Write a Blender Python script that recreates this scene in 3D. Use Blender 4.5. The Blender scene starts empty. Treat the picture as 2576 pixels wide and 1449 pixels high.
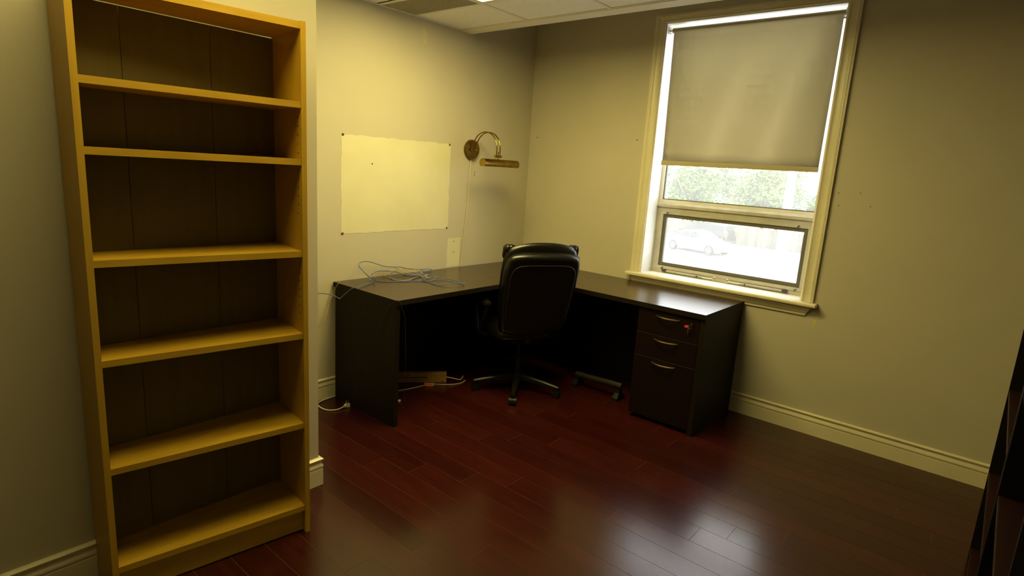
import bpy, bmesh, math, random
from mathutils import Vector, Matrix

random.seed(7)
S = bpy.context.scene
COL = S.collection

# ------------------------------------------------------------------ camera
cam_d = bpy.data.cameras.new('camera')
cam = bpy.data.objects.new('camera', cam_d)
COL.objects.link(cam)
cR = Vector((0.75761855, 0.64979066, 0.06153235))
cU = Vector((-0.17661105, 0.11333113, 0.97773442))
cF = Vector((-0.62834916, 0.75161702, -0.20062198))
cam.matrix_world = Matrix(((cR.x, cU.x, -cF.x, 3.22212), (cR.y, cU.y, -cF.y, -3.96803),
                           (cR.z, cU.z, -cF.z, 1.55696), (0, 0, 0, 1)))
cam_d.sensor_width = 36.0
cam_d.sensor_fit = 'HORIZONTAL'
cam_d.lens = 20.527
cam_d.clip_start = 0.02
cam_d.clip_end = 300
S.camera = cam

# ------------------------------------------------------------------ sky, sun, exposure
SKY = 5.6
W = bpy.data.worlds.new('world')
S.world = W
W.use_nodes = True
bg = W.node_tree.nodes['Background']
bg.inputs['Color'].default_value = (0.93, 0.97, 1.0, 1)
bg.inputs['Strength'].default_value = SKY
sun_d = bpy.data.lights.new('sun', 'SUN')
sun_d.energy = 6.8
sun_d.angle = 0.02
sun_d.color = (1.0, 0.97, 0.9)
sun = bpy.data.objects.new('sun', sun_d)
COL.objects.link(sun)
sun.rotation_euler = Vector((-0.35, 0.62, -0.95)).to_track_quat('-Z', 'Y').to_euler()
S.view_settings.view_transform = 'Standard'
S.view_settings.look = 'None'
S.view_settings.exposure = 0.0
S.view_settings.gamma = 1.0
S.view_settings.use_curve_mapping = False
LAMP_COL = (1.0, 0.82, 0.26)
LAMP_1 = 29.0
LAMP_2 = 9.5


# ------------------------------------------------------------------ material helpers
def mat(name, col, rough=0.5, metal=0.0, spec=0.5, **k):
    m = bpy.data.materials.new(name)
    m.use_nodes = True
    nt = m.node_tree
    b = nt.nodes['Principled BSDF']
    b.inputs['Base Color'].default_value = (*col, 1)
    b.inputs['Roughness'].default_value = rough
    b.inputs['Metallic'].default_value = metal
    b.inputs['Specular IOR Level'].default_value = spec
    if 'coat' in k:
        b.inputs['Coat Weight'].default_value = k['coat']
        b.inputs['Coat Roughness'].default_value = k.get('coat_rough', 0.1)
    return m


def noise_mat(name, c1, c2, scale=(1, 1, 1), nscale=5.0, detail=4.0, rough=0.5, bump=0.0, spec=0.5,
              lo=0.35, hi=0.65, metal=0.0, rough2=None, bscale=None, obj_random=0.0):
    m = mat(name, c1, rough, metal, spec)
    nt = m.node_tree
    b = nt.nodes['Principled BSDF']
    tc = nt.nodes.new('ShaderNodeTexCoord')
    mp = nt.nodes.new('ShaderNodeMapping')
    mp.inputs['Scale'].default_value = scale
    nz = nt.nodes.new('ShaderNodeTexNoise')
    nz.inputs['Scale'].default_value = nscale
    nz.inputs['Detail'].default_value = detail
    cr = nt.nodes.new('ShaderNodeValToRGB')
    cr.color_ramp.elements[0].position = lo
    cr.color_ramp.elements[1].position = hi
    cr.color_ramp.elements[0].color = (*c1, 1)
    cr.color_ramp.elements[1].color = (*c2, 1)
    nt.links.new(tc.outputs['Object'], mp.inputs['Vector'])
    vec = mp.outputs['Vector']
    if obj_random:
        oi = nt.nodes.new('ShaderNodeObjectInfo')
        ad = nt.nodes.new('ShaderNodeVectorMath')
        ad.operation = 'ADD'
        sc = nt.nodes.new('ShaderNodeMath')
        sc.operation = 'MULTIPLY'
        sc.inputs[1].default_value = 37.0
        nt.links.new(oi.outputs['Random'], sc.inputs[0])
        nt.links.new(vec, ad.inputs[0])
        nt.links.new(sc.outputs[0], ad.inputs[1])
        vec = ad.outputs[0]
    nt.links.new(vec, nz.inputs['Vector'])
    nt.links.new(nz.outputs['Fac'], cr.inputs['Fac'])
    out = cr.outputs['Color']
    if obj_random:
        hs = nt.nodes.new('ShaderNodeHueSaturation')
        mr = nt.nodes.new('ShaderNodeMapRange')
        mr.inputs['To Min'].default_value = 1 - obj_random
        mr.inputs['To Max'].default_value = 1 + obj_random
        nt.links.new(oi.outputs['Random'], mr.inputs['Value'])
        nt.links.new(mr.outputs[0], hs.inputs['Value'])
        nt.links.new(out, hs.inputs['Color'])
        out = hs.outputs['Color']
    nt.links.new(out, b.inputs['Base Color'])
    if rough2 is not None:
        r2 = nt.nodes.new('ShaderNodeMapRange')
        r2.inputs['To Min'].default_value = rough
        r2.inputs['To Max'].default_value = rough2
        nt.links.new(nz.outputs['Fac'], r2.inputs['Value'])
        nt.links.new(r2.outputs[0], b.inputs['Roughness'])
    if bump:
        n2 = nt.nodes.new('ShaderNodeTexNoise')
        n2.inputs['Scale'].default_value = bscale or nscale * 8
        n2.inputs['Detail'].default_value = 3
        bp = nt.nodes.new('ShaderNodeBump')
        bp.inputs['Strength'].default_value = bump
        bp.inputs['Distance'].default_value = 0.002
        nt.links.new(tc.outputs['Object'], n2.inputs['Vector'])
        nt.links.new(n2.outputs['Fac'], bp.inputs['Height'])
        nt.links.new(bp.outputs['Normal'], b.inputs['Normal'])
    return m


def emit_mat(name, col, strength):
    m = bpy.data.materials.new(name)
    m.use_nodes = True
    nt = m.node_tree
    nt.nodes.clear()
    e = nt.nodes.new('ShaderNodeEmission')
    e.inputs['Color'].default_value = (*col, 1)
    e.inputs['Strength'].default_value = strength
    o = nt.nodes.new('ShaderNodeOutputMaterial')
    nt.links.new(e.outputs[0], o.inputs[0])
    return m


def pane_mat():
    # clear pane with a translucent mix that imitates veiling glare from outdoors
    m = bpy.data.materials.new('veiled_glass')
    m.use_nodes = True
    nt = m.node_tree
    nt.nodes.clear()
    tr = nt.nodes.new('ShaderNodeBsdfTransparent')
    tl = nt.nodes.new('ShaderNodeBsdfTranslucent')
    tl.inputs['Color'].default_value = (0.95, 0.95, 0.9, 1)
    gl = nt.nodes.new('ShaderNodeBsdfGlossy')
    gl.inputs['Roughness'].default_value = 0.02
    m1 = nt.nodes.new('ShaderNodeMixShader')
    m1.inputs[0].default_value = 0.075
    m2 = nt.nodes.new('ShaderNodeMixShader')
    m2.inputs[0].default_value = 0.05
    o = nt.nodes.new('ShaderNodeOutputMaterial')
    nt.links.new(tr.outputs[0], m1.inputs[1])
    nt.links.new(tl.outputs[0], m1.inputs[2])
    nt.links.new(m1.outputs[0], m2.inputs[1])
    nt.links.new(gl.outputs[0], m2.inputs[2])
    nt.links.new(m2.outputs[0], o.inputs[0])
    return m


def cloth_mat(name, col, trans):
    m = bpy.data.materials.new(name)
    m.use_nodes = True
    nt = m.node_tree
    b = nt.nodes['Principled BSDF']
    b.inputs['Base Color'].default_value = (*col, 1)
    b.inputs['Roughness'].default_value = 0.8
    tl = nt.nodes.new('ShaderNodeBsdfTranslucent')
    tl.inputs['Color'].default_value = (*col, 1)
    mx = nt.nodes.new('ShaderNodeMixShader')
    mx.inputs[0].default_value = trans
    o = nt.nodes['Material Output']
    nt.links.new(b.outputs[0], mx.inputs[1])
    nt.links.new(tl.outputs[0], mx.inputs[2])
    nt.links.new(mx.outputs[0], o.inputs[0])
    return m


def tile_mat():
    m = mat('mineral_tile', (0.90, 0.88, 0.80), 0.9)
    nt = m.node_tree
    b = nt.nodes['Principled BSDF']
    tc = nt.nodes.new('ShaderNodeTexCoord')
    vo = nt.nodes.new('ShaderNodeTexVoronoi')
    vo.inputs['Scale'].default_value = 95
    nz = nt.nodes.new('ShaderNodeTexNoise')
    nz.inputs['Scale'].default_value = 60
    mul = nt.nodes.new('ShaderNodeMath')
    mul.operation = 'MULTIPLY'
    cr = nt.nodes.new('ShaderNodeValToRGB')
    cr.color_ramp.elements[0].position = 0.045
    cr.color_ramp.elements[1].position = 0.085
    cr.color_ramp.elements[0].color = (0.34, 0.30, 0.22, 1)
    cr.color_ramp.elements[1].color = (0.90, 0.88, 0.80, 1)
    nt.links.new(tc.outputs['Object'], vo.inputs['Vector'])
    nt.links.new(tc.outputs['Object'], nz.inputs['Vector'])
    nt.links.new(vo.outputs['Distance'], mul.inputs[0])
    nt.links.new(nz.outputs['Fac'], mul.inputs[1])
    nt.links.new(mul.outputs[0], cr.inputs['Fac'])
    nt.links.new(cr.outputs['Color'], b.inputs['Base Color'])
    return m


M = {}
M['wall'] = noise_mat('wall_paint', (0.455, 0.42, 0.34), (0.485, 0.445, 0.36), nscale=1.6, rough=0.55, bump=0.12, bscale=220)
M['patch'] = noise_mat('unpainted_cream', (0.62, 0.59, 0.43), (0.58, 0.55, 0.38), nscale=3, rough=0.55, bump=0.1, bscale=220)
M['stain'] = noise_mat('old_paint', (0.56, 0.50, 0.32), (0.50, 0.45, 0.30), nscale=30, rough=0.6)
M['trim'] = noise_mat('trim_paint', (0.60, 0.55, 0.40), (0.64, 0.585, 0.43), nscale=6, rough=0.35)
M['jamb'] = noise_mat('white_paint', (0.80, 0.79, 0.75), (0.74, 0.72, 0.66), nscale=8, rough=0.4)
M['alu'] = noise_mat('window_frame_paint', (0.52, 0.50, 0.42), (0.40, 0.375, 0.29), nscale=12, rough=0.45, lo=0.3, hi=0.75)
M['gasket'] = mat('gasket', (0.11, 0.10, 0.065), 0.6)
M['grime'] = mat('window_hardware', (0.07, 0.06, 0.045), 0.5, 0.3)
M['pane'] = pane_mat()
M['blind'] = cloth_mat('blind_fabric', (0.41, 0.365, 0.24), 0.004)
M['hem'] = cloth_mat('blind_hem', (0.43, 0.38, 0.26), 0.004)
M['steel'] = mat('steel', (0.6, 0.58, 0.52), 0.3, 1.0)
M['birch'] = noise_mat('birch_veneer', (0.43, 0.255, 0.018), (0.49, 0.30, 0.026), scale=(1, 14, 1.2), nscale=3.5, rough=0.42)
M['birch_h'] = noise_mat('birch_veneer_shelf', (0.43, 0.255, 0.018), (0.50, 0.305, 0.028), scale=(10, 1.2, 10), nscale=3.5, rough=0.40)
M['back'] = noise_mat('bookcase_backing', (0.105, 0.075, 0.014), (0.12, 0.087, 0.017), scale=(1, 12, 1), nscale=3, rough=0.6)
M['hole'] = mat('dark_hole', (0.03, 0.02, 0.01), 0.9)
M['plank'] = noise_mat('cherry_laminate', (0.025, 0.0036, 0.0027), (0.039, 0.0056, 0.0040), scale=(1.2, 14, 1), nscale=3.0,
                       rough=0.21, obj_random=0.22, spec=0.55)
M['subfloor'] = mat('plank_joint', (0.15, 0.085, 0.032), 0.9, 0, 0.1)
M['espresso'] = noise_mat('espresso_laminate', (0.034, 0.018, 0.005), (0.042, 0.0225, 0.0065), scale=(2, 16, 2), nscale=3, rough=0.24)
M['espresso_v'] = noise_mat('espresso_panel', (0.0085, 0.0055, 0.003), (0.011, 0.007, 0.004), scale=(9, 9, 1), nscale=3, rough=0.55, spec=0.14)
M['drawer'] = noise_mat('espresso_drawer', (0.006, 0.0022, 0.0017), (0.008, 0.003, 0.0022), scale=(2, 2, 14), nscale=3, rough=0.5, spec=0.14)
M['brass'] = noise_mat('antique_brass', (0.34, 0.23, 0.05), (0.24, 0.155, 0.032), nscale=20, rough=0.2, metal=1.0)
M['brass_dark'] = noise_mat('dark_brass', (0.15, 0.095, 0.02), (0.20, 0.125, 0.026), nscale=30, rough=0.28, metal=1.0)
M['nickel'] = mat('brushed_handle', (0.75, 0.65, 0.42), 0.28, 1.0)
M['leather'] = noise_mat('black_leather', (0.0035, 0.0032, 0.003), (0.005, 0.0046, 0.004), nscale=30, rough=0.30, bump=0.25, bscale=260)
M['plastic'] = mat('black_plastic', (0.004, 0.0036, 0.003), 0.5, 0, 0.25)
M['leg_plastic'] = mat('chair_base_plastic', (0.006, 0.005, 0.004), 0.4, 0, 0.35)
M['caster'] = mat('caster_grey', (0.007, 0.0068, 0.006), 0.45, 0, 0.2)
M['thread'] = mat('seam_thread', (0.012, 0.011, 0.009), 0.5)
M['blue'] = mat('blue_cable', (0.085, 0.13, 0.33), 0.4)
M['beige'] = mat('beige_cable', (0.42, 0.33, 0.15), 0.45)
M['thinwire'] = mat('grey_wire', (0.035, 0.03, 0.02), 0.5)
M['clear'] = mat('clear_plug', (0.6, 0.58, 0.5), 0.2)
M['whitecord'] = mat('white_cord', (0.62, 0.58, 0.48), 0.45)
M['tan'] = noise_mat('tan_plastic', (0.42, 0.24, 0.09), (0.36, 0.20, 0.075), nscale=10, rough=0.5)
M['orange'] = mat('orange_plug', (0.62, 0.19, 0.08), 0.5)
M['foot'] = mat('footrest_metal', (0.022, 0.019, 0.013), 0.5, 0.0, 0.2)
M['red_tag'] = mat('red_key_tag', (0.55, 0.05, 0.06), 0.5)
M['yellow'] = mat('yellow_tape', (0.70, 0.52, 0.05), 0.5)
M['tile'] = tile_mat()
M['grid'] = mat('ceiling_grid_paint', (0.82, 0.79, 0.68), 0.5)
M['lamp1'] = emit_mat('fluorescent_diffuser', LAMP_COL, LAMP_1)
M['lamp2'] = emit_mat('fluorescent_diffuser_far', LAMP_COL, LAMP_2)
M['crate'] = mat('grille_paint', (0.52, 0.47, 0.33), 0.5)
M['void'] = mat('plenum_dark', (0.02, 0.018, 0.014), 0.9)
M['blackwood'] = noise_mat('black_wood', (0.006, 0.005, 0.0045), (0.009, 0.007, 0.006), nscale=8, rough=0.55, spec=0.15)
M['cherry'] = noise_mat('dark_cherry', (0.012, 0.0024, 0.0016), (0.017, 0.0034, 0.002), scale=(8, 1, 8), nscale=4, rough=0.5, spec=0.2)
M['edge'] = mat('lit_edge', (0.028, 0.012, 0.005), 0.6, 0, 0.2)  # shelf front edges, lighter colour imitates the light they catch
M['asphalt'] = noise_mat('pale_asphalt', (0.66, 0.66, 0.63), (0.74, 0.74, 0.71), nscale=0.6, rough=0.9)
M['fence'] = noise_mat('weathered_board', (0.07, 0.063, 0.05), (0.12, 0.108, 0.085), scale=(6, 6, 0.6), nscale=3, rough=0.85, obj_random=0.25)
M['kerb'] = mat('concrete_kerb', (0.34, 0.32, 0.27), 0.9)
M['leaf'] = noise_mat('leaf', (0.06, 0.11, 0.018), (0.13, 0.20, 0.04), nscale=1.2, rough=0.6)
M['bark'] = mat('bark', (0.12, 0.09, 0.06), 0.9)
M['silver'] = mat('silver_paint', (0.20, 0.205, 0.21), 0.25, 0.5, coat=0.6)
M['blackcar'] = mat('black_paint', (0.012, 0.012, 0.012), 0.3, 0.0, coat=0.4)
M['carglass'] = mat('car_glass', (0.02, 0.022, 0.022), 0.15)
M['tyre'] = mat('tyre', (0.02, 0.02, 0.02), 0.8)
M['rim'] = mat('alloy_rim', (0.6, 0.6, 0.6), 0.3, 0.6)
M['taillight'] = mat('tail_light', (0.22, 0.06, 0.05), 0.25)
M['headlight'] = mat('head_light', (0.6, 0.62, 0.6), 0.15)
M['pole'] = mat('pale_pole', (0.7, 0.69, 0.66), 0.7)


# ------------------------------------------------------------------ mesh helpers
def nb():
    return bmesh.new()


def box(bm, x0, x1, y0, y1, z0, z1, bev=0.0):
    vs = [bm.verts.new((x, y, z)) for z in (z0, z1) for y in (y0, y1) for x in (x0, x1)]
    idx = [(0, 2, 3, 1), (4, 5, 7, 6), (0, 1, 5, 4), (2, 6, 7, 3), (0, 4, 6, 2), (1, 3, 7, 5)]
    fs = [bm.faces.new([vs[i] for i in f]) for f in idx]
    if bev:
        es = list({e for f in fs for e in f.edges})
        bmesh.ops.bevel(bm, geom=es, offset=bev, segments=1, affect='EDGES', profile=0.5)
    return vs


def prism(bm, poly, z0, z1, axis='z'):
    # poly: list of 2D points, extruded along axis
    def P(a, b, c):
        return {'z': (a, b, c), 'y': (a, c, b), 'x': (c, a, b)}[axis]
    lo = [bm.verts.new(P(a, b, z0)) for a, b in poly]
    hi = [bm.verts.new(P(a, b, z1)) for a, b in poly]
    n = len(poly)
    bm.faces.new(lo)
    bm.faces.new(hi)
    for i in range(n):
        bm.faces.new((lo[i], lo[(i + 1) % n], hi[(i + 1) % n], hi[i]))


def loft(bm, rings, closed=True, caps=True):
    V = [[bm.verts.new(p) for p in r] for r in rings]
    n = len(V[0])
    for a, b in zip(V, V[1:]):
        for i in range(n if closed else n - 1):
            j = (i + 1) % n
            bm.faces.new((a[i], a[j], b[j], b[i]))
    if caps and closed:
        bm.faces.new(V[0])
        bm.faces.new(V[-1])
    return V


def smooth_path(pts, sub=4):
    P = [Vector(p) for p in pts]
    if sub <= 1 or len(P) < 3:
        return P
    out = []
    for i in range(len(P) - 1):
        p0 = P[max(i - 1, 0)]
        p1, p2 = P[i], P[i + 1]
        p3 = P[min(i + 2, len(P) - 1)]
        for k in range(sub):
            t = k / sub
            out.append(0.5 * ((2 * p1) + (p2 - p0) * t + (2 * p0 - 5 * p1 + 4 * p2 - p3) * t * t
                              + (3 * p1 - p0 - 3 * p2 + p3) * t ** 3))
    out.append(P[-1])
    return out


def tube(bm, pts, r, n=8, sub=4, r_end=None):
    P = smooth_path(pts, sub)
    up = Vector((0, 0, 1))
    rings = []
    prev = None
    for i, p in enumerate(P):
        d = (P[min(i + 1, len(P) - 1)] - P[max(i - 1, 0)])
        if d.length < 1e-9:
            d = Vector((0, 0, 1))
        d.normalize()
        if prev is None:
            a = d.cross(up)
            if a.length < 0.05:
                a = d.cross(Vector((1, 0, 0)))
        else:
            a = prev - d * prev.dot(d)
        a.normalize()
        prev = a
        b = d.cross(a)
        rr = r if r_end is None else r + (r_end - r) * i / (len(P) - 1)
        rings.append([p + (a * math.cos(2 * math.pi * k / n) + b * math.sin(2 * math.pi * k / n)) * rr for k in range(n)])
    loft(bm, rings)


def lathe(bm, prof, n=24, axis='z', c=(0, 0, 0)):
    rings = []
    for r, h in prof:
        ring = []
        for k in range(n):
            a = 2 * math.pi * k / n
            u, v = r * math.cos(a), r * math.sin(a)
            p = {'z': (u, v, h), 'x': (h, u, v), 'y': (u, h, v)}[axis]
            ring.append((p[0] + c[0], p[1] + c[1], p[2] + c[2]))
        rings.append(ring)
    loft(bm, rings)


def obj(name, bm, m, parent=None, smooth=False, local=False):
    bmesh.ops.recalc_face_normals(bm, faces=bm.faces)
    me = bpy.data.meshes.new(name)
    bm.to_mesh(me)
    bm.free()
    if parent is not None and not local:
        w = Vector((0, 0, 0))
        p = parent
        while p is not None:
            w += Vector(p.location)
            p = p.parent
        me.transform(Matrix.Translation(-w))
    me.materials.append(M[m] if isinstance(m, str) else m)
    if smooth:
        for p in me.polygons:
            p.use_smooth = True
        if smooth != 'all':
            try:
                me.set_sharp_from_angle(angle=math.radians(40))
            except Exception:
                pass
    o = bpy.data.objects.new(name, me)
    COL.objects.link(o)
    if parent is not None:
        o.parent = parent
    return o


def tag(o, label, cat, group=None, kind=None):
    o['label'] = label
    o['category'] = cat
    if group:
        o['group'] = group
    if kind:
        o['kind'] = kind
    return o


def thing(name, label, cat, loc=(0, 0, 0), rz=0.0, group=None, kind=None):
    o = bpy.data.objects.new(name, None)
    o.empty_display_size = 0.05
    COL.objects.link(o)
    o.location = loc
    o.rotation_euler = (0, 0, rz)
    return tag(o, label, cat, group, kind)


def struct(name, bm, m, label, cat, smooth=False):
    return tag(obj(name, bm, m, smooth=smooth), label, cat, kind='structure')


def bx(x0, x1, y0, y1, z0, z1, bev=0.0):
    bm = nb()
    box(bm, x0, x1, y0, y1, z0, z1, bev)
    return bm


# ------------------------------------------------------------------ room dimensions
XR, YB = 3.64, -6.2          # right wall, wall behind the camera
XP, YP = 0.896, -2.554       # the projecting wall section on the left
ZC, ZT = 2.4978, 3.0         # dropped ceiling, slab above
OX0, OX1, OZ0, OZ1 = 1.157, 2.297, 0.848, 2.614   # window opening

# ------------------------------------------------------------------ floor with planks
bm = bx(-0.2, XR + 0.2, YB - 0.2, 0.2, -0.16, -0.0009)
floor = struct('floor', bm, 'subfloor', 'dark cherry red laminate plank floor of the office', 'floor')
PW, PL = 0.1303, 1.29
JOINT = {0: 2.555, 1: 2.385, 2: 1.913, 3: 1.41, 4: 1.218, 5: 1.10, 6: 0.755, 7: 1.542, 8: 1.354, 9: 1.103, 10: 0.90,
         -1: 0.62, -2: 1.75, -3: 1.3, -4: 0.9, -5: 0.4, -6: 1.2, -7: 0.7}
for k in range(-7, 42):
    y1 = min(-0.87 - PW * k, 0.0)
    y0 = max(-0.87 - PW * (k + 1), YB)
    if y1 - y0 < 0.01:
        continue
    x_min = 0.0 if y1 > YP - 0.06 else XP
    j = JOINT.get(k)
    if j is None:
        j = 0.15 + random.random() * 1.1
    cuts = [j + n * PL for n in range(-3, 4)]
    cuts = [x_min] + [c for c in cuts if x_min + 0.05 < c < XR - 0.05] + [XR]
    for a, b in zip(cuts, cuts[1:]):
        g = 0.0009
        bm = nb()
        xa, xb_, ya, yb_ = a + g, b - g, y0 + g, y1 - g
        lo = [(xa, ya, -0.0009), (xb_, ya, -0.0009), (xb_, yb_, -0.0009), (xa, yb_, -0.0009)]
        top = [(p[0], p[1], 0) for p in lo]
        loft(bm, [lo, top])
        obj('plank', bm, 'plank', floor)

# ------------------------------------------------------------------ walls
T = 0.2
struct('wall_left', bx(-T, 0, YP, T, 0, ZT), 'wall', 'beige painted wall behind the left desk wing with a brass lamp', 'wall')
bm = nb()
prism(bm, [(-T, YB - T), (XP, YB - T), (XP, YP), (-T, YP)], 0, ZT)
struct('wall_projection', bm, 'wall', 'beige wall section that stands forward behind the birch bookcase', 'wall')
bm = nb()
for a in ((-0.0, OX0, 0, ZT), (OX1, XR + T, 0, ZT), (OX0, OX1, 0, OZ0 - 0.002), (OX0, OX1, OZ1, ZT)):
    box(bm, a[0], a[1], 0, T, a[2], a[3])
wall_front = struct('wall_front', bm, 'wall', 'beige painted wall with the tall window', 'wall')
struct('wall_right', bx(XR, XR + T, YB - T, 0, 0, ZT), 'wall', 'beige wall behind the black bookcases', 'wall')
struct('wall_back', bx(XP, XR, YB - T, YB, 0, ZT), 'wall', 'plain beige wall facing the window wall', 'wall')

# nail holes and marks on the walls
def disc(axis, c, r, t=0.002, n=10):
    bm = nb()
    lathe(bm, [(r, 0), (r, t)], n, axis, (0, 0, 0))
    bmesh.ops.translate(bm, verts=bm.verts, vec=c)
    return bm
for x, z in ((0.079, 1.822), (1.019, 1.818), (2.406, 1.533), (2.521, 1.539), (2.418, 1.459), (2.584, 1.466)):
    obj('nail_hole', disc('y', (x, -0.0012, z), 0.0045 if x < 2 else 0.003), 'hole', wall_front)

wl_ = bpy.data.objects['wall_left']
bm = nb()
prism(bm, [(-1.207, 2.445), (-1.180, 2.42), (-1.173, 2.375), (-1.188, 2.335), (-1.207, 2.35), (-1.215, 2.39), (-1.225, 2.425)], 0.0002, 0.0009, 'x')
obj('plaster_stain', bm, 'stain', wl_)

# baseboards --------------------------------------------------------
BP = [(0.0, 0.0), (0.0155, 0.0), (0.0155, 0.083), (0.0125, 0.0855), (0.0155, 0.088), (0.017, 0.096), (0.0145, 0.105),
      (0.0105, 0.111), (0.0095, 0.118), (0.0135, 0.124), (0.0175, 0.129), (0.0175, 0.134), (0.012, 0.1375), (0.004, 0.1405), (0.0, 0.1405)]


def base_run(p0, p1, nrm, ext0=0, ext1=0):
    # profile swept from p0 to p1; ext shears the ends for outside (+1) or inside (-1) mitres
    bm = nb()
    p0, p1, n = Vector((*p0, 0)), Vector((*p1, 0)), Vector((*nrm, 0))
    d = (p1 - p0).normalized()
    r0 = [p0 + n * t - d * (t * ext0) + Vector((0, 0, z)) for t, z in BP]
    r1 = [p1 + n * t + d * (t * ext1) + Vector((0, 0, z)) for t, z in BP]
    loft(bm, [r0, r1])
    return bm


struct('baseboard_front', base_run((0, 0), (XR, 0), (0, -1), -1, -1), 'trim', 'cream moulded baseboard below the window', 'baseboard', True)
struct('baseboard_left', base_run((0, YP), (0, 0), (1, 0), 0, -1), 'trim', 'cream moulded baseboard behind the left desk wing', 'baseboard', True)
bb = struct('baseboard_projection', base_run((XP, YB), (XP, YP), (1, 0), 0, 1), 'trim', 'cream moulded baseboard along the wall behind the birch bookcase', 'baseboard', True)
obj('return_piece', base_run((XP, YP), (0, YP), (0, 1), 1, 0), 'trim', bb, True)
struct('baseboard_right', base_run((XR, YB), (XR, 0), (-1, 0), 0, -1), 'trim', 'cream moulded baseboard behind the black bookcases', 'baseboard', True)

# ------------------------------------------------------------------ ceiling
ceil = struct('ceiling', bx(-T, XR + T, YB - T, T, ZT, ZT + 0.1), 'wall', 'suspended ceiling of speckled mineral tiles', 'ceiling')
GX = [0.0, 0.612, 1.235, 1.845, 2.455, 3.065, XR]
GY = [-0.857, -1.288, -1.898, -2.508, -3.118, -3.728, -4.338, -4.948, -5.558, YB]
VENT_Y = -1.58


def cell_open(i, j):
    if i in (1, 2) and j == 1:
        return True
    if i == 2 and j in (3, 4):
        return True
    return False


for i in range(6):
    for j in range(9):
        x0, x1, y1, y0 = GX[i], GX[i + 1], GY[j], GY[j + 1]
        if i == 0 and y1 <= -2.5:
            continue          # behind the projecting wall
        if i == 1 and y1 <= -2.5:
            x0 = XP
        if cell_open(i, j):
            continue
        if i == 0 and j == 1:
            y1 = VENT_Y - 0.012
        obj('ceiling_tile', bx(x0 + 0.011, x1 - 0.011, y0 + 0.011, y1 - 0.011, ZC + 0.004, ZC + 0.018, 0.002), 'tile', ceil)
for x in GX[1:-1]:
    ys = [(GY[0], YB)]
    if x == GX[1]:
        ys = [(GY[0], YP)]
    elif x == GX[2]:
        ys = [(GY[0], GY[1]), (GY[2], YB)]
    for ya, yb_ in ys:
        obj('grid_bar', bx(x - 0.012, x + 0.012, yb_, ya, ZC, ZC + 0.0035), 'grid', ceil)
for y in GY[:-1]:
    xa = 0.0 if y > YP else XP
    for xs, xe in (((xa, GX[2]), (GX[3], XR)) if y == GY[4] else ((xa, XR),)):
        obj('grid_bar', bx(xs, xe, y - 0.012, y + 0.012, ZC + 0.0002, ZC + 0.0037), 'grid', ceil)
obj('grid_bar', bx(0, GX[1], VENT_Y - 0.012, VENT_Y + 0.012, ZC + 0.0002, ZC + 0.0037), 'grid', ceil)
# wall angle along the left wall
obj('wall_angle', bx(0, 0.022, YP, GY[0], ZC - 0.001, ZC + 0.002), 'grid', ceil)
obj('wall_angle', bx(XP, XP + 0.022, YB, YP, ZC - 0.001, ZC + 0.002), 'grid', ceil)
# edge board in front of the window recess
bm = nb()
prism(bm, [(-0.857, ZC - 0.004), (-0.75, ZC - 0.004), (-0.75, ZT), (-0.80, ZT), (-0.80, ZC + 0.02), (-0.857, ZC + 0.02)], 0, XR, 'x')
struct('trim_1', bm, 'grid', 'painted edge board where the dropped ceiling stops before the window', 'trim')


def troffer(x0, x1, y0, y1, m, label):
    t = thing('ceiling_light', label, 'light', ((x0 + x1) / 2, (y0 + y1) / 2, ZC))
    bm = nb()
    f = 0.02
    for a in ((x0, x0 + f, y0, y1), (x1 - f, x1, y0, y1), (x0 + f, x1 - f, y0, y0 + f), (x0 + f, x1 - f, y1 - f, y1)):
        box(bm, a[0], a[1], a[2], a[3], ZC + 0.0004, ZC + 0.03)
    obj('frame', bm, 'grid', t)
    obj('diffuser', bx(x0 + f, x1 - f, y0 + f, y1 - f, ZC + 0.006, ZC + 0.01), m, t)
    obj('housing', bx(x0, x1, y0, y1, ZC + 0.031, ZC + 0.1), 'grid', t)


troffer(GX[1] + 0.014, GX[3] - 0.014, GY[2] + 0.014, GY[1] - 0.014, 'lamp1', 'lit fluorescent ceiling panel beside the square vent grille')
troffer(GX[2] + 0.014, GX[3] - 0.014, GY[5] + 0.014, GY[3] - 0.014, 'lamp2', 'lit fluorescent ceiling panel in the middle of the room')

# air return grille
vx0, vx1, vy0, vy1 = 0.024, GX[1] - 0.013, VENT_Y + 0.013, GY[1] - 0.013
t = thing('air_return_grille', 'egg-crate return air grille set into the ceiling beside the lit panel', 'vent', ((vx0 + vx1) / 2, (vy0 + vy1) / 2, ZC))
bm = nb()
f = 0.008
for a in ((vx0, vx0 + f, vy0, vy1), (vx1 - f, vx1, vy0, vy1), (vx0 + f, vx1 - f, vy0, vy0 + f), (vx0 + f, vx1 - f, vy1 - f, vy1)):
    box(bm, a[0], a[1], a[2], a[3], ZC + 0.0004, ZC + 0.016)
obj('frame', bm, 'crate', t)
bm = nb()
nx, ny = 42, 20
for i in range(1, nx):
    x = vx0 + f + (vx1 - vx0 - 2 * f) * i / nx
    box(bm, x - 0.0012, x + 0.0012, vy0 + f, vy1 - f, ZC + 0.001, ZC + 0.014)
for j in range(1, ny):
    y = vy0 + f + (vy1 - vy0 - 2 * f) * j / ny
    box(bm, vx0 + f, vx1 - f, y - 0.0012, y + 0.0012, ZC + 0.0012, ZC + 0.0138)
o = obj('grille_core', bm, 'crate', t)
o['kind'] = 'stuff'
obj('duct_backing', bx(vx0, vx1, vy0, vy1, ZC + 0.03, ZC + 0.034), 'void', t)

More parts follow.
